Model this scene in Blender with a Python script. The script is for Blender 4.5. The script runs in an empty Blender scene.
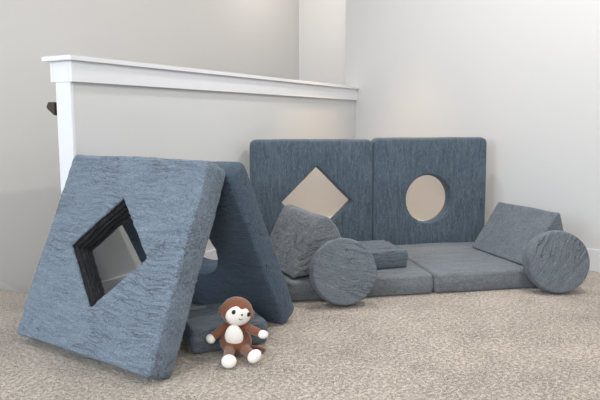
import bpy, bmesh, math, random
from mathutils import Vector, Matrix, noise
random.seed(4)
C = bpy.context.scene.collection
PI = math.pi

# ------------------------------------------------------------------ camera
cam = bpy.data.cameras.new('camera')
cam.lens = 36 * 610.5 / 600
cam.sensor_width = 36
cam.clip_start = 0.05
co = bpy.data.objects.new('camera', cam)
C.objects.link(co)
co.location = (0, 0, .8426)
co.rotation_euler = (PI/2 - .1291, 0, 0)
bpy.context.scene.camera = co

# ------------------------------------------------------------------ world, lamps, exposure
w = bpy.data.worlds.new('world')
bpy.context.scene.world = w
w.use_nodes = True
bg = w.node_tree.nodes['Background']
bg.inputs[0].default_value = (.9, .95, 1, 1)
bg.inputs[1].default_value = .62

def area(name, loc, target, size, power, col, sy=None, spread=PI):
    l = bpy.data.lights.new(name, 'AREA')
    l.energy = power; l.color = col; l.size = size; l.spread = spread
    if sy: l.shape = 'RECTANGLE'; l.size_y = sy
    else: l.shape = 'DISK'
    o = bpy.data.objects.new(name, l); C.objects.link(o)
    o.location = loc
    o.rotation_euler = (Vector(target) - Vector(loc)).to_track_quat('-Z', 'Y').to_euler()
    return o

WARM = (1, .96, .91)
area('window_light', (-2.6, -.9, 1.7), (-.1, 2.9, .5), 1.5, 62, (.80, .90, 1), 1.5)
area('rear_window_light', (-.5, -2.3, 2.0), (.9, 3.6, .4), 1.6, 52, (.93, .97, 1), 1.4)
area('stair_downlight', (.10, 5.35, 2.62), (.10, 5.35, 0), .14, 8, (1, .93, .84))
area('stair_window_light', (-1.9, 4.0, 2.0), (.6, 6.0, 1.2), .9, 14, (1, .98, .96), .9, 1.6)
area('corner_warm_fill', (.42, 4.12, 2.62), (.42, 4.12, 0), .14, 3.2, (1, .66, .36), None, .75)  # added fill that warms the wall behind the back mat; no known fixture
for i, (x, y, p) in enumerate(((.25, 3.3, 15), (1.25, 2.35, 22), (-.9, 1.0, 8), (1.2, .2, 12))):
    area('ceiling_downlight', (x, y, 2.62), (x, y, 0), .14, p, WARM)

vs = bpy.context.scene.view_settings
vs.view_transform = 'Standard'; vs.look = 'None'; vs.gamma = 1; vs.use_curve_mapping = False
vs.exposure = 0.28

# ------------------------------------------------------------------ helpers
def s2l(c):
    return tuple(((v/255+.055)/1.055)**2.4 if v > 10 else v/255/12.92 for v in c)

def nodes(name):
    m = bpy.data.materials.new(name); m.use_nodes = True
    nt = m.node_tree; b = nt.nodes['Principled BSDF']
    return m, nt, b

def N(nt, t, **kw):
    n = nt.nodes.new(t)
    for k, v in kw.items():
        if k.startswith('i_'): n.inputs[k[2:].replace('_', ' ')].default_value = v
        else: setattr(n, k, v)
    return n

def paint(name, rgb, rough=.6, bump=.04, scale=350):
    m, nt, b = nodes(name); L_ = nt.links.new
    b.inputs['Roughness'].default_value = rough
    b.inputs['Specular IOR Level'].default_value = .25
    tc = N(nt, 'ShaderNodeTexCoord')
    n1 = N(nt, 'ShaderNodeTexNoise', i_Scale=1.3, i_Detail=3.)
    mx = N(nt, 'ShaderNodeMix', data_type='RGBA')
    c = s2l(rgb)
    mx.inputs[6].default_value = tuple(v*.975 for v in c)+(1,)
    mx.inputs[7].default_value = tuple(min(1, v*1.02) for v in c)+(1,)
    L_(tc.outputs['Object'], n1.inputs['Vector']); L_(n1.outputs[0], mx.inputs[0]); L_(mx.outputs[2], b.inputs['Base Color'])
    n2 = N(nt, 'ShaderNodeTexNoise', i_Scale=float(scale), i_Detail=2.)
    bp = N(nt, 'ShaderNodeBump', i_Strength=bump*3, i_Distance=.002)
    L_(tc.outputs['Object'], n2.inputs['Vector']); L_(n2.outputs[0], bp.inputs['Height']); L_(bp.outputs[0], b.inputs['Normal'])
    return m

def fabric(name, rgb, rgb2, stretch=(3, 30, 30), strength=.6, dist=.006, fine=(260, 260, 30), warp=.5, sheen=.2, mott=.5, cs=.5, crease=.5, grain=.8):
    """brushed corduroy / suede cover: long creases running along one object axis"""
    m, nt, b = nodes(name); L_ = nt.links.new
    b.inputs['Roughness'].default_value = .9
    b.inputs['Specular IOR Level'].default_value = .12
    b.inputs['Sheen Weight'].default_value = sheen
    b.inputs['Sheen Roughness'].default_value = .45
    b.inputs['Sheen Tint'].default_value = (.78, .86, 1, 1)
    tc = N(nt, 'ShaderNodeTexCoord')
    mp = N(nt, 'ShaderNodeMapping'); mp.inputs['Scale'].default_value = stretch
    wn = N(nt, 'ShaderNodeTexNoise', i_Scale=5., i_Detail=2.)
    add = N(nt, 'ShaderNodeVectorMath', operation='MULTIPLY_ADD')
    add.inputs[1].default_value = (warp*.12,)*3
    L_(tc.outputs['Object'], wn.inputs['Vector']); L_(wn.outputs['Color'], add.inputs[0]); L_(tc.outputs['Object'], add.inputs[2])
    L_(add.outputs[0], mp.inputs['Vector'])
    cr = N(nt, 'ShaderNodeTexNoise', i_Scale=1., i_Detail=5., i_Roughness=.62)
    L_(mp.outputs[0], cr.inputs['Vector'])
    # ridged creases
    ab = N(nt, 'ShaderNodeMath', operation='SUBTRACT'); ab.inputs[1].default_value = .5
    a2 = N(nt, 'ShaderNodeMath', operation='ABSOLUTE')
    L_(ab.outputs[0], a2.inputs[0])
    rp = N(nt, 'ShaderNodeValToRGB'); rp.color_ramp.elements[0].position = 0; rp.color_ramp.elements[1].position = .03
    rp.color_ramp.elements[0].color = (0, 0, 0, 1)
    cmp_ = N(nt, 'ShaderNodeMapping'); cmp_.inputs['Scale'].default_value = tuple(v*cs for v in stretch)
    cn = N(nt, 'ShaderNodeTexNoise', i_Scale=1., i_Detail=2., i_Roughness=.45)
    L_(add.outputs[0], cmp_.inputs['Vector']); L_(cmp_.outputs[0], cn.inputs['Vector'])
    L_(cn.outputs[0], ab.inputs[0]); L_(a2.outputs[0], rp.inputs[0])
    # where the creases are deep
    msk = N(nt, 'ShaderNodeTexNoise', i_Scale=9., i_Detail=2.)
    L_(tc.outputs['Object'], msk.inputs['Vector'])
    mr = N(nt, 'ShaderNodeMapRange'); mr.inputs['From Min'].default_value = .42; mr.inputs['From Max'].default_value = .62
    L_(msk.outputs[0], mr.inputs[0])
    inv = N(nt, 'ShaderNodeMath', operation='SUBTRACT'); inv.inputs[0].default_value = 1
    L_(rp.outputs[0], inv.inputs[1])
    dep = N(nt, 'ShaderNodeMath', operation='MULTIPLY')
    L_(inv.outputs[0], dep.inputs[0]); L_(mr.outputs[0], dep.inputs[1])
    mf = N(nt, 'ShaderNodeMapping'); mf.inputs['Scale'].default_value = fine
    fn = N(nt, 'ShaderNodeTexNoise', i_Scale=1., i_Detail=3., i_Roughness=.6)
    L_(tc.outputs['Object'], mf.inputs['Vector']); L_(mf.outputs[0], fn.inputs['Vector'])
    h1 = N(nt, 'ShaderNodeMath', operation='MULTIPLY_ADD'); h1.inputs[1].default_value = -.9*crease
    L_(dep.outputs[0], h1.inputs[0]); L_(cr.outputs[0], h1.inputs[2])
    h2 = N(nt, 'ShaderNodeMath', operation='MULTIPLY_ADD'); h2.inputs[1].default_value = .22
    L_(fn.outputs[0], h2.inputs[0]); L_(h1.outputs[0], h2.inputs[2])
    bp = N(nt, 'ShaderNodeBump', i_Strength=strength, i_Distance=dist)
    L_(h2.outputs[0], bp.inputs['Height']); L_(bp.outputs[0], b.inputs['Normal'])
    # nap: brushed lighter and darker strokes
    ca, cb = s2l(rgb), s2l(rgb2)
    cm = N(nt, 'ShaderNodeMix', data_type='RGBA')
    cm.inputs[6].default_value = ca+(1,); cm.inputs[7].default_value = cb+(1,)
    sm = N(nt, 'ShaderNodeMath', operation='MULTIPLY_ADD'); sm.inputs[1].default_value = .5
    L_(fn.outputs[0], sm.inputs[0])
    s3 = N(nt, 'ShaderNodeMath', operation='MULTIPLY'); s3.inputs[1].default_value = .5
    L_(cr.outputs[0], s3.inputs[0]); L_(s3.outputs[0], sm.inputs[2])
    rr = N(nt, 'ShaderNodeMapRange'); rr.inputs['From Min'].default_value = .5-.22/mott*.5; rr.inputs['From Max'].default_value = .5+.22/mott*.5
    L_(sm.outputs[0], rr.inputs[0]); L_(rr.outputs[0], cm.inputs[0])
    # grain of the pile and shade painted into the colour along deep creases
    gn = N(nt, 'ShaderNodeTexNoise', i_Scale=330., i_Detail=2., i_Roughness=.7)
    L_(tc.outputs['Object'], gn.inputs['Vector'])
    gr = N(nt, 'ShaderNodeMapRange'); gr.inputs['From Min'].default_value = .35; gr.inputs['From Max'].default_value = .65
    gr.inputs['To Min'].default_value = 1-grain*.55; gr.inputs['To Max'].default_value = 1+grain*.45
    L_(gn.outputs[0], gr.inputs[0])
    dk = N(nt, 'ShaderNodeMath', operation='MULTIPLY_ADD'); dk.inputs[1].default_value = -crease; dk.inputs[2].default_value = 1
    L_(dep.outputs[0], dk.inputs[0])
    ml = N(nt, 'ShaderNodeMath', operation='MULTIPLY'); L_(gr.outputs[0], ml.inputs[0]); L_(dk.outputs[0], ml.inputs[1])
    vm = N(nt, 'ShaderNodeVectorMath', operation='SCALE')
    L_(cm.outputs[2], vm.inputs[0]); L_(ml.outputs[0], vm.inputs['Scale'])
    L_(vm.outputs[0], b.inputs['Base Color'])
    return m

def carpet_mat():
    m, nt, b = nodes('beige_carpet'); L_ = nt.links.new
    b.inputs['Roughness'].default_value = 1; b.inputs['Specular IOR Level'].default_value = .05
    b.inputs['Sheen Weight'].default_value = .2
    tc = N(nt, 'ShaderNodeTexCoord')
    mp = N(nt, 'ShaderNodeMapping'); mp.inputs['Rotation'].default_value = (0, 0, .5)
    L_(tc.outputs['Object'], mp.inputs['Vector'])
    wn = N(nt, 'ShaderNodeTexNoise', i_Scale=14., i_Detail=3.)
    L_(mp.outputs[0], wn.inputs['Vector'])
    add = N(nt, 'ShaderNodeVectorMath', operation='MULTIPLY_ADD'); add.inputs[1].default_value = (.022, .022, 0)
    L_(wn.outputs['Color'], add.inputs[0]); L_(mp.outputs[0], add.inputs[2])
    v = N(nt, 'ShaderNodeTexVoronoi', i_Scale=75., i_Randomness=1.); L_(add.outputs[0], v.inputs['Vector'])
    n1 = N(nt, 'ShaderNodeTexNoise', i_Scale=75., i_Detail=5., i_Roughness=.75); L_(add.outputs[0], n1.inputs['Vector'])
    n2 = N(nt, 'ShaderNodeTexNoise', i_Scale=420., i_Detail=3.); L_(mp.outputs[0], n2.inputs['Vector'])
    n3 = N(nt, 'ShaderNodeTexNoise', i_Scale=2.2, i_Detail=3.); L_(mp.outputs[0], n3.inputs['Vector'])
    # broken darker furrows of the cut pattern
    rp = N(nt, 'ShaderNodeValToRGB')
    rp.color_ramp.elements[0].position = .36; rp.color_ramp.elements[0].color = (0, 0, 0, 1)
    rp.color_ramp.elements[1].position = .52; rp.color_ramp.elements[1].color = (1, 1, 1, 1)
    L_(n1.outputs[0], rp.inputs[0])
    h = N(nt, 'ShaderNodeMath', operation='MULTIPLY_ADD'); h.inputs[1].default_value = -.8
    L_(v.outputs['Distance'], h.inputs[0]); L_(rp.outputs[0], h.inputs[2])
    h2 = N(nt, 'ShaderNodeMath', operation='MULTIPLY_ADD'); h2.inputs[1].default_value = .6
    L_(n2.outputs[0], h2.inputs[0]); L_(h.outputs[0], h2.inputs[2])
    bp = N(nt, 'ShaderNodeBump', i_Strength=.75, i_Distance=.008)
    L_(h2.outputs[0], bp.inputs['Height']); L_(bp.outputs[0], b.inputs['Normal'])
    c1 = N(nt, 'ShaderNodeMix', data_type='RGBA')
    c1.inputs[6].default_value = s2l((146, 134, 122))+(1,); c1.inputs[7].default_value = s2l((210, 198, 185))+(1,)
    mm = N(nt, 'ShaderNodeMath', operation='MULTIPLY_ADD'); mm.inputs[1].default_value = .55
    L_(rp.outputs[0], mm.inputs[0])
    m4 = N(nt, 'ShaderNodeMath', operation='MULTIPLY'); m4.inputs[1].default_value = .7
    L_(n2.outputs[0], m4.inputs[0]); L_(m4.outputs[0], mm.inputs[2])
    L_(mm.outputs[0], c1.inputs[0])
    c2 = N(nt, 'ShaderNodeMix', data_type='RGBA', blend_type='MULTIPLY'); c2.inputs[0].default_value = .5
    r3 = N(nt, 'ShaderNodeValToRGB')
    r3.color_ramp.elements[0].position = .35; r3.color_ramp.elements[0].color = (.72, .72, .72, 1)
    r3.color_ramp.elements[1].position = .65; r3.color_ramp.elements[1].color = (1, 1, 1, 1)
    L_(n3.outputs[0], r3.inputs[0]); L_(c1.outputs[2], c2.inputs[6]); L_(r3.outputs[0], c2.inputs[7])
    n5 = N(nt, 'ShaderNodeTexNoise', i_Scale=190., i_Detail=3., i_Roughness=.65); L_(mp.outputs[0], n5.inputs['Vector'])
    n6 = N(nt, 'ShaderNodeTexNoise', i_Scale=5., i_Detail=4., i_Roughness=.6); L_(mp.outputs[0], n6.inputs['Vector'])
    sub = N(nt, 'ShaderNodeMath', operation='MULTIPLY_ADD'); sub.inputs[1].default_value = .3
    L_(n6.outputs[0], sub.inputs[0]); L_(n5.outputs[0], sub.inputs[2])
    fl = N(nt, 'ShaderNodeMapRange'); fl.inputs['From Min'].default_value = .52; fl.inputs['From Max'].default_value = .64
    fl.inputs['To Min'].default_value = .44; fl.inputs['To Max'].default_value = 1.06
    L_(sub.outputs[0], fl.inputs[0])
    sc_ = N(nt, 'ShaderNodeVectorMath', operation='SCALE')
    L_(c2.outputs[2], sc_.inputs[0]); L_(fl.outputs[0], sc_.inputs['Scale'])
    L_(sc_.outputs[0], b.inputs['Base Color'])
    return m

def plain(name, rgb, rough=.8, spec=.2, sheen=0, bump=0, scale=300):
    m, nt, b = nodes(name)
    b.inputs['Roughness'].default_value = rough
    b.inputs['Specular IOR Level'].default_value = spec
    b.inputs['Sheen Weight'].default_value = sheen
    tc = N(nt, 'ShaderNodeTexCoord')
    n = N(nt, 'ShaderNodeTexNoise', i_Scale=float(scale), i_Detail=3.)
    nt.links.new(tc.outputs['Object'], n.inputs['Vector'])
    mx = N(nt, 'ShaderNodeMix', data_type='RGBA')
    c = s2l(rgb)
    mx.inputs[6].default_value = tuple(v*.88 for v in c)+(1,); mx.inputs[7].default_value = tuple(min(1, v*1.1) for v in c)+(1,)
    nt.links.new(n.outputs[0], mx.inputs[0]); nt.links.new(mx.outputs[2], b.inputs['Base Color'])
    if bump:
        bp = N(nt, 'ShaderNodeBump', i_Strength=bump, i_Distance=.002)
        nt.links.new(n.outputs[0], bp.inputs['Height']); nt.links.new(bp.outputs[0], b.inputs['Normal'])
    return m

def obj(name, me, mat, parent=None, mtx=None, smooth=False):
    if isinstance(me, bmesh.types.BMesh):
        bm = me; me = bpy.data.meshes.new(name)
        bmesh.ops.recalc_face_normals(bm, faces=bm.faces)
        bm.to_mesh(me); bm.free()
    o = bpy.data.objects.new(name, me); C.objects.link(o)
    if mat and not me.materials: me.materials.append(mat)
    if smooth:
        for p in me.polygons: p.use_smooth = True
    if parent: o.parent = parent
    if mtx is not None: o.matrix_local = mtx
    return o

def tag(o, label, cat, group=None):
    o['label'] = label; o['category'] = cat
    if group: o['group'] = group
    return o

def thing(name, label, cat, mtx=None, group=None):
    o = bpy.data.objects.new(name, None); C.objects.link(o)
    o.empty_display_size = .05
    if mtx is not None: o.matrix_world = mtx
    return tag(o, label, cat, group)

def copy_thing(o, mtx, label, group=None):
    r = o.copy(); C.objects.link(r); r.matrix_world = mtx; r['label'] = label
    if group: r['group'] = group
    for ch in list(o.children):
        c = ch.copy(); C.objects.link(c); c.parent = r; c.matrix_local = ch.matrix_local.copy()
        for g in list(ch.children):
            d = g.copy(); C.objects.link(d); d.parent = c; d.matrix_local = g.matrix_local.copy()
    return r

def struct(name, bm, mat, mtx=None, bevel=0):
    if bevel: bmesh.ops.bevel(bm, geom=bm.edges[:], offset=bevel, segments=2, affect='EDGES')
    o = obj(name, bm, mat, None, mtx); o['kind'] = 'structure'
    return o

def box(bm, x0, x1, y0, y1, z0, z1):
    r = bmesh.ops.create_cube(bm, size=1)
    for v in r['verts']:
        v.co = Vector(((x0+x1)/2+v.co.x*(x1-x0), (y0+y1)/2+v.co.y*(y1-y0), (z0+z1)/2+v.co.z*(z1-z0)))
    return r['verts']

def prism(bm, pts, z0, z1):
    a = [bm.verts.new((x, y, z0)) for x, y in pts]; b = [bm.verts.new((x, y, z1)) for x, y in pts]
    bm.faces.new(a[::-1]); bm.faces.new(b)
    n = len(pts)
    for i in range(n): bm.faces.new((a[i], a[(i+1) % n], b[(i+1) % n], b[i]))

def frame(origin, X, Y, Z):
    X, Y, Z = Vector(X), Vector(Y), Vector(Z)
    m = Matrix.Identity(4)
    for i in range(3):
        m[i][0] = X[i]; m[i][1] = Y[i]; m[i][2] = Z[i]; m[i][3] = origin[i]
    return m

# ------------------------------------------------------------------ materials
M_right = paint('right_wall_paint', (206, 206, 206))
M_stair = paint('stair_wall_paint', (213, 211, 209))
M_end = paint('end_wall_paint', (222, 220, 218))
M_half = paint('half_wall_paint', (205, 206, 206))
M_white = paint('white_trim_paint', (222, 223, 227), rough=.45, bump=.01)
M_ceil = paint('ceiling_paint', (235, 233, 230))
M_carpet = carpet_mat()
M_wood = plain('dark_rail_wood', (62, 52, 44), .45, .4, bump=.1, scale=60)
BL, BD = (138, 150, 162), (92, 106, 122)
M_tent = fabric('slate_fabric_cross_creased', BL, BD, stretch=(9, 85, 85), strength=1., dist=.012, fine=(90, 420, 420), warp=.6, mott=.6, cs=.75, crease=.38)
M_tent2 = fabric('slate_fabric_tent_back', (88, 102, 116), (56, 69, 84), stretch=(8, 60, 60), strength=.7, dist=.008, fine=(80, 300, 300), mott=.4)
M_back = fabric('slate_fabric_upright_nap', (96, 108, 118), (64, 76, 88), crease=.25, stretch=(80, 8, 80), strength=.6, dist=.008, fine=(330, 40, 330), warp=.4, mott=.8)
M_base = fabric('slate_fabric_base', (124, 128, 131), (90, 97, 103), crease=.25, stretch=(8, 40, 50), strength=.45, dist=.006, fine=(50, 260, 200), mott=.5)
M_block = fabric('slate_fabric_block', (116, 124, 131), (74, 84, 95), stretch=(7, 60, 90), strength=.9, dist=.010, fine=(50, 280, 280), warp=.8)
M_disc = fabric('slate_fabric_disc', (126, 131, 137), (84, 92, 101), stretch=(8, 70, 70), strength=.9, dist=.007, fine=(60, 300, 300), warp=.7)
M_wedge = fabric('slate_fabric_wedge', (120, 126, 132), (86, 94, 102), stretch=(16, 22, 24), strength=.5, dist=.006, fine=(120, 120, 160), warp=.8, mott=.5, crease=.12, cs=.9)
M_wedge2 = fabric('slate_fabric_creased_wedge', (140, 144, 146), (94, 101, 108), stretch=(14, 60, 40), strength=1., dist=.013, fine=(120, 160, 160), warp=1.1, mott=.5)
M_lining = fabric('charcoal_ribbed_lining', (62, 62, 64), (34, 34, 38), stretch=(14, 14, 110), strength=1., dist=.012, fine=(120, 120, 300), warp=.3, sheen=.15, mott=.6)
M_brown = plain('brown_plush', (122, 78, 56), .95, .1, .4, .4, 500)
M_plush_white = plain('white_plush', (240, 234, 226), .95, .1, .3, .3, 500)
M_black = plain('black_thread', (22, 18, 18), .35, .5)

# ------------------------------------------------------------------ room shell
HA = .534
e2 = Vector((math.sin(HA), math.cos(HA), 0)); n2 = Vector((-e2.y, e2.x, 0))
N0 = Vector((-.9405, 2.5605, 0)); HL = 2.7540
HM = frame(N0, e2, n2, (0, 0, 1))       # x along the half wall (away), y to the stair side
wa = -.9099
we = Vector((math.cos(wa), math.sin(wa), 0)); wn = Vector((-we.y, we.x, 0))   # wn points away from the room
W0 = N0 + e2*HL + n2*.019 - we*.1325
WM = frame(W0, we, wn, (0, 0, 1))
R_, TR, BB = 1.109, .106, .1258
HT = .135
LY = 1.12                                # stair wall

bm = bmesh.new()
# one floor slab with the stair opening cut out of it (half-wall frame)
prism(bm, [(-3.4, -6.2), (3.3, -6.2), (3.3, .08), (.09, .08), (.09, LY+.02), (-3.4, LY+.02)], -.24, 0)
struct('floor', bm, M_carpet, HM)
bm = bmesh.new(); box(bm, -3.4, 5.0, -6.2, LY+.15, 2.66, 2.72)
struct('ceiling', bm, M_ceil, HM)
bm = bmesh.new(); box(bm, -3.4, 3.86, LY, LY+.12, -2.7, 2.66)
struct('wall_left', bm, M_stair, HM)
bm = bmesh.new(); box(bm, 3.72, 3.84, -1.6, LY, -2.7, 2.66)
struct('wall_back', bm, M_end, HM)
bm = bmesh.new(); box(bm, 0, 5.6, 0, .12, -2.7, 2.66)
struct('wall_right', bm, M_right, WM, .003)
# half wall
bm = bmesh.new(); box(bm, .019, HL-.0, .019, HT-.028, -2.5, R_-.019)
struct('wall_divider', bm, M_half, HM)
bm = bmesh.new(); box(bm, .0035, .0195, .0165, HT-.026, 0, R_-TR+.002)
struct('trim_1', bm, M_white, HM, .0015)          # end casing, floor to apron
bm = bmesh.new(); prism(bm, [(-.022, -.008), (-.014, -.016), (HL+.01, -.016), (HL+.01, HT+.024), (-.022, HT+.024)], R_-.020, R_)
struct('trim_2', bm, M_white, HM, .002)           # cap
for i, (x0, x1, y0, y1) in enumerate(((0, HL, 0, .0195), (0, HL, HT-.0195, HT), (0, .0195, .0195, HT-.0195))):
    bm = bmesh.new(); box(bm, x0, x1, y0, y1, R_-TR, R_-.020)
    struct('trim_%d' % (3+i), bm, M_white, HM, .0012)
# baseboards
bm = bmesh.new(); box(bm, .0, HL, .006, .0195, 0, BB)
struct('baseboard_divider', bm, M_white, HM, .002)
bm = bmesh.new(); box(bm, .15, 5.6, -.0135, 0, 0, BB)
struct('baseboard_right', bm, M_white, WM, .002)
bm = bmesh.new()
zt = lambda x: -.066-.78*(x-.337)
pts = [(-3.4, .0), (.05, .0), (3.6, zt(3.6)-.13), (3.6, zt(3.6)+.0), (.09, BB), (-3.4, BB)]
a = [bm.verts.new((x, LY-.014, z)) for x, z in pts]; b = [bm.verts.new((x, LY, z)) for x, z in pts]
bm.faces.new(a); bm.faces.new(b[::-1])
for i in range(6): bm.faces.new((a[i], b[i], b[(i+1) % 6], a[(i+1) % 6]))
struct('baseboard_left', bm, M_white, HM)
# carpeted stair flight going down behind the half wall
bm = bmesh.new()
run, rise = .25, .19
pts = [(.09, -.0)]
x, z = .09, 0.
for k in range(12):
    z -= rise; pts.append((x, z))
    x += run; pts.append((x, z))
pts += [(x, -2.6), (.09, -2.6)]
a = [bm.verts.new((px, HT-.019, pz)) for px, pz in pts]; b = [bm.verts.new((px, LY, pz)) for px, pz in pts]
n = len(pts)
bm.faces.new(a); bm.faces.new(b[::-1])
for i in range(n): bm.faces.new((a[i], b[i], b[(i+1) % n], a[(i+1) % n]))
o = struct('trim_6', bm, M_carpet, HM); o.name = 'floor_stairs'
bm = bmesh.new(); box(bm, 2.0, 3.72, -.5, LY, -2.7, -2.6)
struct('floor_lower', bm, M_carpet, HM)

# handrail on the stair side of the half wall
hr = thing('handrail', 'dark wooden handrail end showing behind the white end of the half wall', 'handrail', HM @ Matrix.Translation((0.02, .156, .90)))
def sweep(bm, path, prof):
    rings = []
    for p in path:
        rings.append([bm.verts.new((p[0], p[1]+u, p[2]+v)) for u, v in prof])
    k = len(prof)
    for r, s in zip(rings, rings[1:]):
        for i in range(k): bm.faces.new((r[i], r[(i+1) % k], s[(i+1) % k], s[i]))
    bm.faces.new(rings[0][::-1]); bm.faces.new(rings[-1])
bm = bmesh.new()
prof = [(-.024, -.034), (-.018, -.034), (.026, -.004), (.026, .006), (.014, .022), (-.024, .022)]
sweep(bm, [(-.01, 0, 0), (.16, 0, -.02), (3.2, 0, -.02-3.04*.76)], prof)
obj('rail', bm, M_wood, hr)
for xx in (.30, 1.5, 2.7):
    bm = bmesh.new()
    zz = -.02-(xx-.16)*.76
    box(bm, xx-.012, xx+.012, -.052, -.044, zz-.09, zz-.03)
    box(bm, xx-.006, xx+.006, -.05, .004, zz-.055, zz-.045)
    box(bm, xx-.006, xx+.006, -.004, .004, zz-.055, zz-.025)
    obj('bracket', bm, M_wood, hr)

# ------------------------------------------------------------------ foam pieces
def square_outline(hx, hy, rc, n):
    """star-shaped sampling of a rounded rectangle, n multiple of 8"""
    out = []
    per = n//4
    for q in range(4):
        for i in range(per):
            t = (i/per-.5)*2            # -1..1 along this side
            a = t*PI/4
            u = math.tan(a)
            if q == 0: p = (hx, hy*u)
            elif q == 1: p = (-hx*u, hy)
            elif q == 2: p = (-hx, -hy*u)
            else: p = (hx*u, -hy)
            out.append(round_pt(p, hx, hy, rc))
    return out

def round_pt(p, hx, hy, rc):
    x, y = p
    cx, cy = hx-rc, hy-rc
    if abs(x) > cx and abs(y) > cy:
        dx, dy = abs(x)-cx, abs(y)-cy
        d = math.hypot(dx, dy)
        if d > 0:
            s = rc/d
            x = math.copysign(cx+dx*s, x); y = math.copysign(cy+dy*s, y)
    return (x, y)

def rot2(pts, a):
    c, s = math.cos(a), math.sin(a)
    return [(x*c-y*s, x*s+y*c) for x, y in pts]

def circle_outline(r, n, phase=-PI/4):
    return [(r*math.cos(2*PI*i/n+phase), r*math.sin(2*PI*i/n+phase)) for i in range(n)]

def diamond_outline(hd, rc, n):
    # a square standing on its corner, angular samples aligned with square_outline's
    base = square_outline(1, 1, .0001, n)
    out = []
    for x, y in base:
        a = math.atan2(y, x)
        r = hd/(abs(math.cos(a))+abs(math.sin(a)))
        out.append((r*math.cos(a), r*math.sin(a)))
    # soften the four corners
    for _ in range(rc):
        out = [tuple((out[i-1][k]+2*out[i][k]+out[(i+1) % n][k])/4 for k in (0, 1)) for i in range(n)]
    return out

def normals2(pts):
    n = len(pts); out = []
    for i in range(n):
        dx = pts[(i+1) % n][0]-pts[i-1][0]; dy = pts[(i+1) % n][1]-pts[i-1][1]
        l = math.hypot(dx, dy) or 1
        out.append((dy/l, -dx/l))
    return out

def smooth_loop(v, k):
    n = len(v)
    for _ in range(k):
        v = [((v[i-1][0]+v[i][0]+v[(i+1) % n][0])/3, (v[i-1][1]+v[i][1]+v[(i+1) % n][1])/3) for i in range(n)]
    return v

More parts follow.
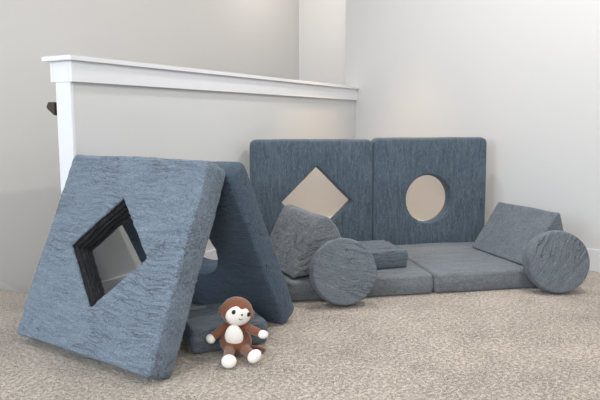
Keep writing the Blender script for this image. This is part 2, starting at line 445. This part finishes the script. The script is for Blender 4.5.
def foam(name, outline, T, mat, parent, mtx, hole=None, r=.018, crown=.004, belly=.004, nr=36, wr=((5, 30, 30), .002), big=.003, seed=0, lining=None, ns=6):
    n = len(outline)
    on = normals2(outline)
    rings = []
    A = 5
    def arc(base, nm, sgn, top):
        res = []
        for k in range(A+1):
            ph = k/A*PI/2
            if not top: ph = PI/2-ph
            ins = r*(1-math.sin(ph))
            z = T/2-r+r*math.cos(ph)
            if not top: z = -z
            res.append([(p[0]-sgn*q[0]*ins, p[1]-sgn*q[1]*ins, z) for p, q in zip(base, nm)])
        return res
    def side(base, nm, sgn, down, m=ns):
        res = []
        for k in range(1, m):
            t = k/m
            z = (T/2-r)*(1-2*t) if down else -(T/2-r)*(1-2*t)
            bl = belly*(1-(z/(T/2-r))**2)*sgn
            res.append([(p[0]+q[0]*bl, p[1]+q[1]*bl, z) for p, q in zip(base, nm)])
        return res
    top_o = arc(outline, on, 1, True)
    bot_o = arc(outline, on, 1, False)
    def lerp(a, b, t, z): return [(p[0]+(q[0]-p[0])*t, p[1]+(q[1]-p[1])*t, z) for p, q in zip(a, b)]
    bm = bmesh.new()
    lin_faces = []
    if hole:
        hn = normals2(hole)
        rh = r*.6
        r0 = r
        def harc(top):
            res = []
            for k in range(A+1):
                ph = PI/2-k/A*PI/2
                if not top: ph = k/A*PI/2
                ins = rh*(1-math.sin(ph)); z = T/2-rh+rh*math.cos(ph)
                if not top: z = -z
                res.append([(p[0]+q[0]*ins, p[1]+q[1]*ins, z) for p, q in zip(hole, hn)])
            return res
        h_top = harc(True)       # from wall up to face
        h_bot = harc(False)      # from face back to wall
        rings += h_top
        for k in range(1, nr):
            t = k/nr
            rings.append(lerp(h_top[-1], top_o[0], t, T/2+crown*math.sin(PI*t)))
        rings += top_o + side(outline, on, 1, True) + bot_o
        for k in range(1, nr):
            t = k/nr
            rings.append(lerp(bot_o[-1], h_bot[0], t, -T/2-crown*math.sin(PI*t)))
        rings += h_bot
        nwall0 = len(rings)
        rings += side(hole, hn, -1, False, 14)
        closed = True
    else:
        for k in range(1, nr):
            t = k/nr
            rings.append([(p[0]*t, p[1]*t, T/2+crown*(1-t*t)) for p in top_o[0]])
        rings += top_o + side(outline, on, 1, True) + bot_o
        for k in range(nr-1, 0, -1):
            t = k/nr
            rings.append([(p[0]*t, p[1]*t, -T/2-crown*(1-t*t)) for p in bot_o[-1]])
        closed = False
    V = [[bm.verts.new(p) for p in R] for R in rings]
    m = len(V)
    for j in range(m if closed else m-1):
        a, b = V[j], V[(j+1) % m]
        wall = hole and (j >= nwall0-1)
        for i in range(n):
            f = bm.faces.new((a[i], a[(i+1) % n], b[(i+1) % n], b[i]))
            if wall: lin_faces.append(f)
    if not closed:
        c = bm.verts.new((0, 0, T/2+crown)); d = bm.verts.new((0, 0, -T/2-crown))
        for i in range(n):
            bm.faces.new((c, V[0][(i+1) % n], V[0][i])); bm.faces.new((d, V[-1][i], V[-1][(i+1) % n]))
    bmesh.ops.recalc_face_normals(bm, faces=bm.faces)
    bm.normal_update()
    sc, amp = wr
    off = Vector((seed*7.3, seed*3.1, seed*1.7))
    mv = {}
    for v in bm.verts:
        p = v.co+off*.1
        warp = noise.noise_vector(p*5)*.06
        q = p+warp
        f = noise.noise(Vector((q.x*sc[0], q.y*sc[1], q.z*sc[2]))+off)
        crease = -max(0, 1-abs(f)*7)*max(0, noise.noise(p*7+off)+.12)*2.2
        g = noise.noise(p*4+off*2)
        mv[v] = v.normal*(amp*(f+crease)+big*g)
    for v, d in mv.items(): v.co += d
    parts = []
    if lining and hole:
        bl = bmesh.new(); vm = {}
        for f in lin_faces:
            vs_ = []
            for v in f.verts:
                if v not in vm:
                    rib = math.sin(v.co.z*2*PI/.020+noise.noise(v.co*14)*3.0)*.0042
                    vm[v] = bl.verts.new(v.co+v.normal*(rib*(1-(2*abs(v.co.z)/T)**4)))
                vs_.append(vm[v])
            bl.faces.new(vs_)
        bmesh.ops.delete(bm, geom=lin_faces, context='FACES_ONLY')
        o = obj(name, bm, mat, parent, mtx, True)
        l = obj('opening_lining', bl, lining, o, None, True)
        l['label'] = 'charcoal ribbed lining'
        return o
    return obj(name, bm, mat, parent, mtx, True)

L, T = .73, .10
NS = 256
SQ = square_outline(L/2, L/2, .032, NS)
SQT = square_outline(L/2+.003, L/2+.003, .018, NS)
CIRC = circle_outline(.152, NS)
# keep circle samples on the same angles as the square's
CIRC = [(.152*x/math.hypot(x, y), .152*y/math.hypot(x, y)) for x, y in square_outline(1, 1, .0001, NS)]
DIA = diamond_outline(.205, 1, NS)
Z_ = Vector((0, 0, 1))

# --- tent: one folding mat standing as an A
ta, ta2, tang = .425, .485, -.5872
te = Vector((math.cos(tang), math.sin(tang), 0)); tn = Vector((-te.y, te.x, 0))
B = Vector((-1.0842, 2.2439, T*math.sin(ta)))
sa, ca = math.sin(ta), math.cos(ta)
sb, cb = math.sin(ta2), math.cos(ta2)
tent = thing('folding_foam_mat', 'slate blue folding foam mat standing as a tent, diamond opening facing front', 'play mat',
             Matrix.Translation(B+te*L/2+tn*(sa*L+ca*T)-Z_*B.z), 'folding foam mats with cut-outs')
TI = tent.matrix_world.inverted()
Y1 = tn*sa+Z_*ca; Z1 = -tn*ca+Z_*sa
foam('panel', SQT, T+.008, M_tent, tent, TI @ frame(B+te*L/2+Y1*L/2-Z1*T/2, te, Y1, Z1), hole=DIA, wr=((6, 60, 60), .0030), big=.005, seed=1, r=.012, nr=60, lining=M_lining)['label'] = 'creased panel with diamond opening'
Y2 = -tn*sb+Z_*cb; Z2 = tn*cb+Z_*sb
IB = B+tn*((sa+sb)*L+ca*T)-Z_*B.z-te*.006
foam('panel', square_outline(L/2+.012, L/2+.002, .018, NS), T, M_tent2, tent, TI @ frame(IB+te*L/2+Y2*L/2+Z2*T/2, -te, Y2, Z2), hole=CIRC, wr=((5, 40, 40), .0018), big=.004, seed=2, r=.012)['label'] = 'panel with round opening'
bm = bmesh.new()
sweep(bm, [(-L/2+.03, 0, 0), (L/2-.03, 0, 0)], [(-.010, .004), (0, -.004), (.010, .004), (0, .008)])
obj('fabric_hinge', bm, M_tent2, tent, TI @ frame(B+te*L/2+tn*(sa*L+ca*T)+Z_*(cb*L-B.z), te, tn, Z_))

# --- base: plain folding mat laid flat
ma = .1995
me_ = Vector((math.cos(ma), math.sin(ma), 0)); mn = Vector((-me_.y, me_.x, 0))
S = Vector((.6588, 2.905, 0))
base = thing('folding_foam_mat', 'plain slate blue folding foam mat lying flat on the carpet as a seat', 'play mat', frame(S+mn*L/2, me_, mn, Z_))
SQm = square_outline(L/2-.002, L/2, .03, NS)
for s in (-1, 1):
    foam('panel', SQm, T-.002, M_base, base, Matrix.Translation((s*L/2, 0, T/2)), wr=((6, 14, 22), .0016), big=.003, seed=5+s, crown=.002, r=.016)
bm = bmesh.new(); box(bm, -.008, .008, -L/2+.03, L/2-.03, .004, .010)
obj('fabric_hinge', bm, M_base, base)

# --- back rest: folding mat standing upright
pa, pl = .1791, .0266
pe = Vector((math.cos(pa), math.sin(pa), 0)); pn = Vector((-pe.y, pe.x, 0))
P = Vector((.4426, 3.6207, 0))
P = P + pn*.004
back = thing('folding_foam_mat', 'slate blue folding foam mat standing upright as backrest before the right wall', 'play mat', frame(P, pe, pn, Z_), 'folding foam mats with cut-outs')
for s in (-1, 1):
    Yb = Vector((0, math.sin(pl), math.cos(pl))); Zb = Vector((0, -math.cos(pl), math.sin(pl)))
    cen = Vector((s*L/2, 0, .002 if s < 0 else .010))+Yb*L/2-Zb*T/2
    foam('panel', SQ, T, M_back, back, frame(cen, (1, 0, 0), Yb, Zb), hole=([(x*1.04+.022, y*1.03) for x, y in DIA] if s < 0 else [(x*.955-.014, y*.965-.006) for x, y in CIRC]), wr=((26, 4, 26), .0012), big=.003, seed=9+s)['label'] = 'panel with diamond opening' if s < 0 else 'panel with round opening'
bm = bmesh.new(); box(bm, -.006, .006, T-.004, T+.002, .03, L-.03)
obj('fabric_hinge', bm, M_back, back)

# --- cut-out pieces
def blockmesh(mat, seed):
    return foam('tmp', square_outline(.143, .143, .012, 160), .088, mat, None, None, r=.010, wr=((5, 30, 70), .0030), big=.003, seed=seed, nr=20, ns=14)
b1 = blockmesh(M_block, 21); b1.name = 'square_foam_block'
def flat(cx, cy, z, a, tilt=0): return Matrix.Translation((cx, cy, z)) @ Matrix.Rotation(a, 4, 'Z') @ Matrix.Rotation(tilt, 4, 'Y')
b1.matrix_world = flat(.370, 3.137, .1+.048, .298)
tag(b1, 'square slate blue foam block lying on the flat mat beside the round cushion', 'foam block', 'square foam cut-outs')
b2 = b1.copy(); C.objects.link(b2)
b2.matrix_world = flat(-.312, 2.303, .051, .40)
tag(b2, 'square slate blue foam block on the carpet behind the toy monkey', 'foam block', 'square foam cut-outs')

d1 = foam('round_foam_cushion', circle_outline(.151, 160), .092, M_disc, None, None, r=.010, wr=((5, 30, 30), .0022), big=.003, seed=31, nr=20)
def disc_m(x, y, yaw, lean, roll=0):
    # bottom front edge rests near (x, y); leans back against the mat
    nrm = Vector((math.sin(yaw)*math.cos(lean), -math.cos(yaw)*math.cos(lean), math.sin(lean)))
    X = Vector((math.cos(yaw), math.sin(yaw), 0)); Yv = nrm.cross(X)
    Tn = .092
    zc = .148*math.cos(lean)+Tn/2*math.sin(lean)
    base = Vector((x, y, zc+.001))
    return frame(base, X, Yv, nrm) @ Matrix.Rotation(roll, 4, 'Z')
d1.matrix_world = disc_m(.196, 2.735, .16, .22, -.25)
tag(d1, 'round slate blue foam cushion leaning on the front left of the flat mat', 'cushion', 'round foam cut-outs')
d2 = d1.copy(); C.objects.link(d2)
d2.matrix_world = disc_m(1.262, 2.945, .02, .13, 1.1)
tag(d2, 'round slate blue foam cushion leaning at the right end by the baseboard', 'cushion', 'round foam cut-outs')

# --- wedges: triangular bolsters
def wedge_mesh(mat, seed, wr, big, tri=((0, 0), (.205, .268), (.222, .268), (.305, 0))):
    # cross-section outline, resampled with rounded corners
    pts = list(tri); dense = []
    k = len(pts); n = 128
    per = [math.dist(pts[i], pts[(i+1) % k]) for i in range(k)]
    tot = sum(per)
    for i in range(n):
        s = i/n*tot; j = 0
        while s > per[j]: s -= per[j]; j += 1
        t = s/per[j]; a, b = pts[j], pts[(j+1) % k]
        dense.append((a[0]+(b[0]-a[0])*t, a[1]+(b[1]-a[1])*t))
    dense = dense[::-1]                        # counter-clockwise
    for _ in range(3):
        dense = [tuple((dense[i-1][q]+dense[i][q]+dense[(i+1) % n][q])/3 for q in (0, 1)) for i in range(n)]
    cx, cy = .17, .10
    dense = [(x-cx, y-cy) for x, y in dense]
    o = foam('triangular_bolster', dense, .475, mat, None, None, r=.010, wr=wr, big=big, seed=seed, nr=18, crown=.002, belly=.0, ns=60)
    for v in o.data.vertices: v.co = (v.co.x+cx, v.co.y+cy, v.co.z)
    return o
def wedge_m(origin, ax, roll=0):
    # origin: near lower left corner; ax: ground direction of the axis going away
    ax = Vector((ax[0], ax[1], 0)).normalized(); p = Vector((ax.y, -ax.x, 0))
    X = p*math.cos(roll)+Z_*math.sin(roll); Yv = -p*math.sin(roll)+Z_*math.cos(roll)
    Zv = X.cross(Yv)                          # towards the camera
    return frame(Vector(origin)-Zv*.475/2, X, Yv, Zv)
w1 = wedge_mesh(M_wedge, 41, ((6, 8, 8), .0015), .004)
for v in w1.data.vertices:                 # the far end slumps a little to the left
    v.co.x -= .034*max(0, v.co.y/.268)*(.5-v.co.z/.475)
w1.matrix_world = wedge_m((1.140, 3.068, .104), (-.14, .46))
tag(w1, 'smooth slate blue triangular foam bolster lying at the right end of the mat', 'bolster', 'triangular foam bolsters')
bm = bmesh.new()
# small stitched square patch low on the sloping face of that bolster
sl = Vector((.205, .268, 0)).normalized(); nf = Vector((-sl.y, sl.x, 0))
rows = []
for i in range(9):
    row = []
    for j in range(9):
        a, b = i/8, j/8
        e = max(abs(a-.5), abs(b-.5))*2
        lift = -.003 if e > .99 else .0035 if e > .7 else .002
        q = sl*(.050+a*.062)+nf*lift+Vector((0, 0, .02+b*.05))
        row.append(bm.verts.new(q))
    rows.append(row)
for i in range(8):
    for j in range(8): bm.faces.new((rows[i][j], rows[i+1][j], rows[i+1][j+1], rows[i][j+1]))
pt = obj('fabric_patch', bm, M_wedge, w1, None, True)
pt['label'] = 'small square stitched patch'

w2 = wedge_mesh(M_wedge2, 44, ((10, 40, 14), .0020), .003, ((0, 0), (.150, .225), (.185, .262), (.225, .255), (.262, .20), (.325, 0)))
w2.matrix_world = wedge_m((-.037, 2.785, .106), (-.38, .925), .14)
tag(w2, 'heavily creased slate blue triangular foam bolster propped at the left end of the mat', 'bolster', 'triangular foam bolsters')

# ------------------------------------------------------------------ plush monkey
mk = thing('plush_monkey', 'brown toy monkey with white face, belly, hands and feet sitting against the block', 'soft toy',
           Matrix.Translation((-.231, 2.122, 0)) @ Matrix.Rotation(-.05, 4, 'Z'))
def ell(bm, c, r, R=None, sub=4):
    g = bmesh.ops.create_icosphere(bm, subdivisions=sub, radius=1)
    for v in g['verts']:
        p = Vector((v.co.x*r[0], v.co.y*r[1], v.co.z*r[2]))
        if R: p = R @ p
        v.co = p+Vector(c)
def limb(bm, pts, rad, k=18, sub=6):
    # smooth tapered tube through the points with round ends
    P_ = [Vector(p) for p in pts]; path = []
    for i in range(len(P_)-1):
        p0, p1, p2, p3 = P_[max(i-1, 0)], P_[i], P_[i+1], P_[min(i+2, len(P_)-1)]
        for s in range(sub):
            t = s/sub
            path.append((.5*((2*p1)+(-p0+p2)*t+(2*p0-5*p1+4*p2-p3)*t*t+(-p0+3*p1-3*p2+p3)*t**3), rad[i]+(rad[i+1]-rad[i])*t))
    path.append((P_[-1], rad[-1]))
    for q, r in path:
        pass
    rings = []
    for i, (q, r) in enumerate(path):
        d = (path[min(i+1, len(path)-1)][0]-path[max(i-1, 0)][0]).normalized()
        u = d.orthogonal().normalized() if i == 0 else (u-d*u.dot(d)).normalized()
        v = d.cross(u)
        rings.append([bm.verts.new(q+(u*math.cos(2*PI*j/k)+v*math.sin(2*PI*j/k))*r) for j in range(k)])
    for a, b in zip(rings, rings[1:]):
        for j in range(k): bm.faces.new((a[j], a[(j+1) % k], b[(j+1) % k], b[j]))
    bm.faces.new(rings[0][::-1]); bm.faces.new(rings[-1])
def fused(name, bm, mat, parent, mtx, voxel=.0028, smooth=6):
    """fuse overlapping volumes into one continuous skin"""
    me = bpy.data.meshes.new('tmp'); bmesh.ops.recalc_face_normals(bm, faces=bm.faces); bm.to_mesh(me); bm.free()
    t = bpy.data.objects.new('tmp', me); C.objects.link(t)
    m = t.modifiers.new('r', 'REMESH'); m.mode = 'VOXEL'; m.voxel_size = voxel
    s = t.modifiers.new('s', 'SMOOTH'); s.iterations = smooth; s.factor = .6
    dg = bpy.context.evaluated_depsgraph_get(); dg.update()
    out = bpy.data.meshes.new_from_object(t.evaluated_get(dg))
    bpy.data.objects.remove(t); bpy.data.meshes.remove(me)
    return obj(name, out, mat, parent, mtx, True)
HC = Vector((.005, -.004, .166))
HR = Matrix.Rotation(.24, 3, 'Z') @ Matrix.Rotation(.20, 3, 'Y') @ Matrix.Rotation(-.12, 3, 'X')
HRAD = (.058, .049, .052)
bm = bmesh.new()
ell(bm, (-.003, .010, .050), (.059, .046, .050))
ell(bm, (-.001, .014, .086), (.045, .037, .046))
ell(bm, (.002, .010, .122), (.030, .027, .024))
ell(bm, HC, HRAD, HR)
for s in (-1, 1):                                   # ears
    ell(bm, HC+HR @ Vector((s*.056, .004, -.006)), (.009, .012, .019), HR)
limb(bm, [(-.026, .012, .112), (-.052, -.010, .096), (-.078, -.026, .078)], [.0155, .0155, .0145])
limb(bm, [(.026, .012, .112), (.056, -.010, .102), (.090, -.026, .093)], [.0155, .0155, .0145])
limb(bm, [(-.022, .000, .032), (-.016, -.058, .030), (-.010, -.108, .026)], [.021, .019, .018])
limb(bm, [(.024, .000, .032), (.048, -.045, .032), (.068, -.078, .032)], [.021, .019, .018])
body = fused('body', bm, M_brown, mk, None)
bm = bmesh.new(); limb(bm, [(.020, .048, .016), (.055, .056, .010), (.085, .040, .010), (.100, .022, .012)], [.007, .007, .007, .0065])
obj('tail', bm, M_brown, mk, None, True)
for s, c, r, a in ((-1, (-.086, -.030, .071), (.016, .0155, .018), .6), (1, (.101, -.028, .090), (.019, .0155, .0155), .1)):
    bm = bmesh.new(); ell(bm, c, r, Matrix.Rotation(a*s, 3, 'Y'), 3)
    obj('hand', bm, M_plush_white, mk, None, True)['label'] = 'white hand'
for s, c, r, a in ((-1, (-.006, -.122, .026), (.0265, .018, .0235), 0), (1, (.078, -.092, .034), (.0275, .018, .0215), -.75)):
    bm = bmesh.new(); ell(bm, c, r, Matrix.Rotation(a, 3, 'Y') @ Matrix.Rotation(-.25, 3, 'X'), 3)
    for v in bm.verts: v.co.z = max(v.co.z, .002)
    obj('foot', bm, M_plush_white, mk, None, True)['label'] = 'white foot'

def patch(name, shape, rad, mtx, mat, up=1.035, n=64, rings=10):
    """a raised skin patch on the front (-y) of an ellipsoid; shape(angle) -> (x, z)"""
    bm = bmesh.new(); V = []
    for k in range(rings+2):
        row = []
        for i in range(n):
            x, z = shape(2*PI*i/n)
            t = min(k, rings)/rings
            cx, cz = shape.c
            px, pz = cx+(x-cx)*t, cz+(z-cz)*t
            q = 1-(px/rad[0])**2-(pz/rad[2])**2
            y = -rad[1]*math.sqrt(max(q, .0))
            u = up if k < rings-1 else (up+1)/2+.004 if k == rings-1 else 1.0 if k == rings else .96
            row.append(Vector((px*u, y*u, pz*u)))
        V.append([bm.verts.new(p) for p in row])
    for a, b in zip(V, V[1:]):
        for i in range(n):
            try: bm.faces.new((a[i], a[(i+1) % n], b[(i+1) % n], b[i]))
            except ValueError: pass
    bmesh.ops.remove_doubles(bm, verts=bm.verts, dist=1e-6)
    return obj(name, bm, mat, mk, mtx, True)
def heart(t):
    # wide face mask with a dip in the brow
    x = .0465*math.cos(t); z = -.011+.038*math.sin(t)
    if math.sin(t) > 0: z -= .011*math.exp(-(x/.011)**2)
    return (x, z)
heart.c = (0, -.012)
HM4 = Matrix.Translation(HC) @ HR.to_4x4()
FM4 = Matrix.Translation(HC) @ (HR @ Matrix.Rotation(.18, 3, 'Z') @ Matrix.Rotation(.05, 3, 'Y')).to_4x4()
fp = patch('face', heart, HRAD, FM4, M_plush_white); fp['label'] = 'white heart-shaped face'
def on_face(x, z, up):
    q = 1-(x/HRAD[0])**2-(z/HRAD[2])**2
    return Vector((x, -HRAD[1]*math.sqrt(max(q, .01)), z))*up
for x, z, r in ((-.025, .002, .0080), (.0285, .002, .0080)):
    bm = bmesh.new(); c = on_face(x, z, 1.04)
    ell(bm, c, (r, .003, r), None, 3)
    obj('eye', bm, M_black, fp, None, True)['label'] = 'round black eye'
bm = bmesh.new(); ell(bm, on_face(.004, -.002, 1.045), (.0040, .003, .0034), None, 3)
obj('nose', bm, M_black, fp, None, True)
bm = bmesh.new()
limb(bm, [on_face(.004+.0060*math.sin(a), -.0145-.005*math.cos(a), 1.045) for a in (-1.3, -.7, 0, .7, 1.3)], [.0013]*5, 8, 4)
obj('mouth', bm, M_black, fp, None, True)
def belly(t):
    x = .033*math.cos(t)*(1 - .14*math.sin(t)); z = .041*math.sin(t)
    return (x, z)
belly.c = (0, 0)
bp_ = patch('belly', belly, (.056, .049, .066), Matrix.Translation((-.002, .008, .088)) @ Matrix.Rotation(.06, 4, 'X'), M_plush_white, up=1.02)
bp_['label'] = 'white belly patch'
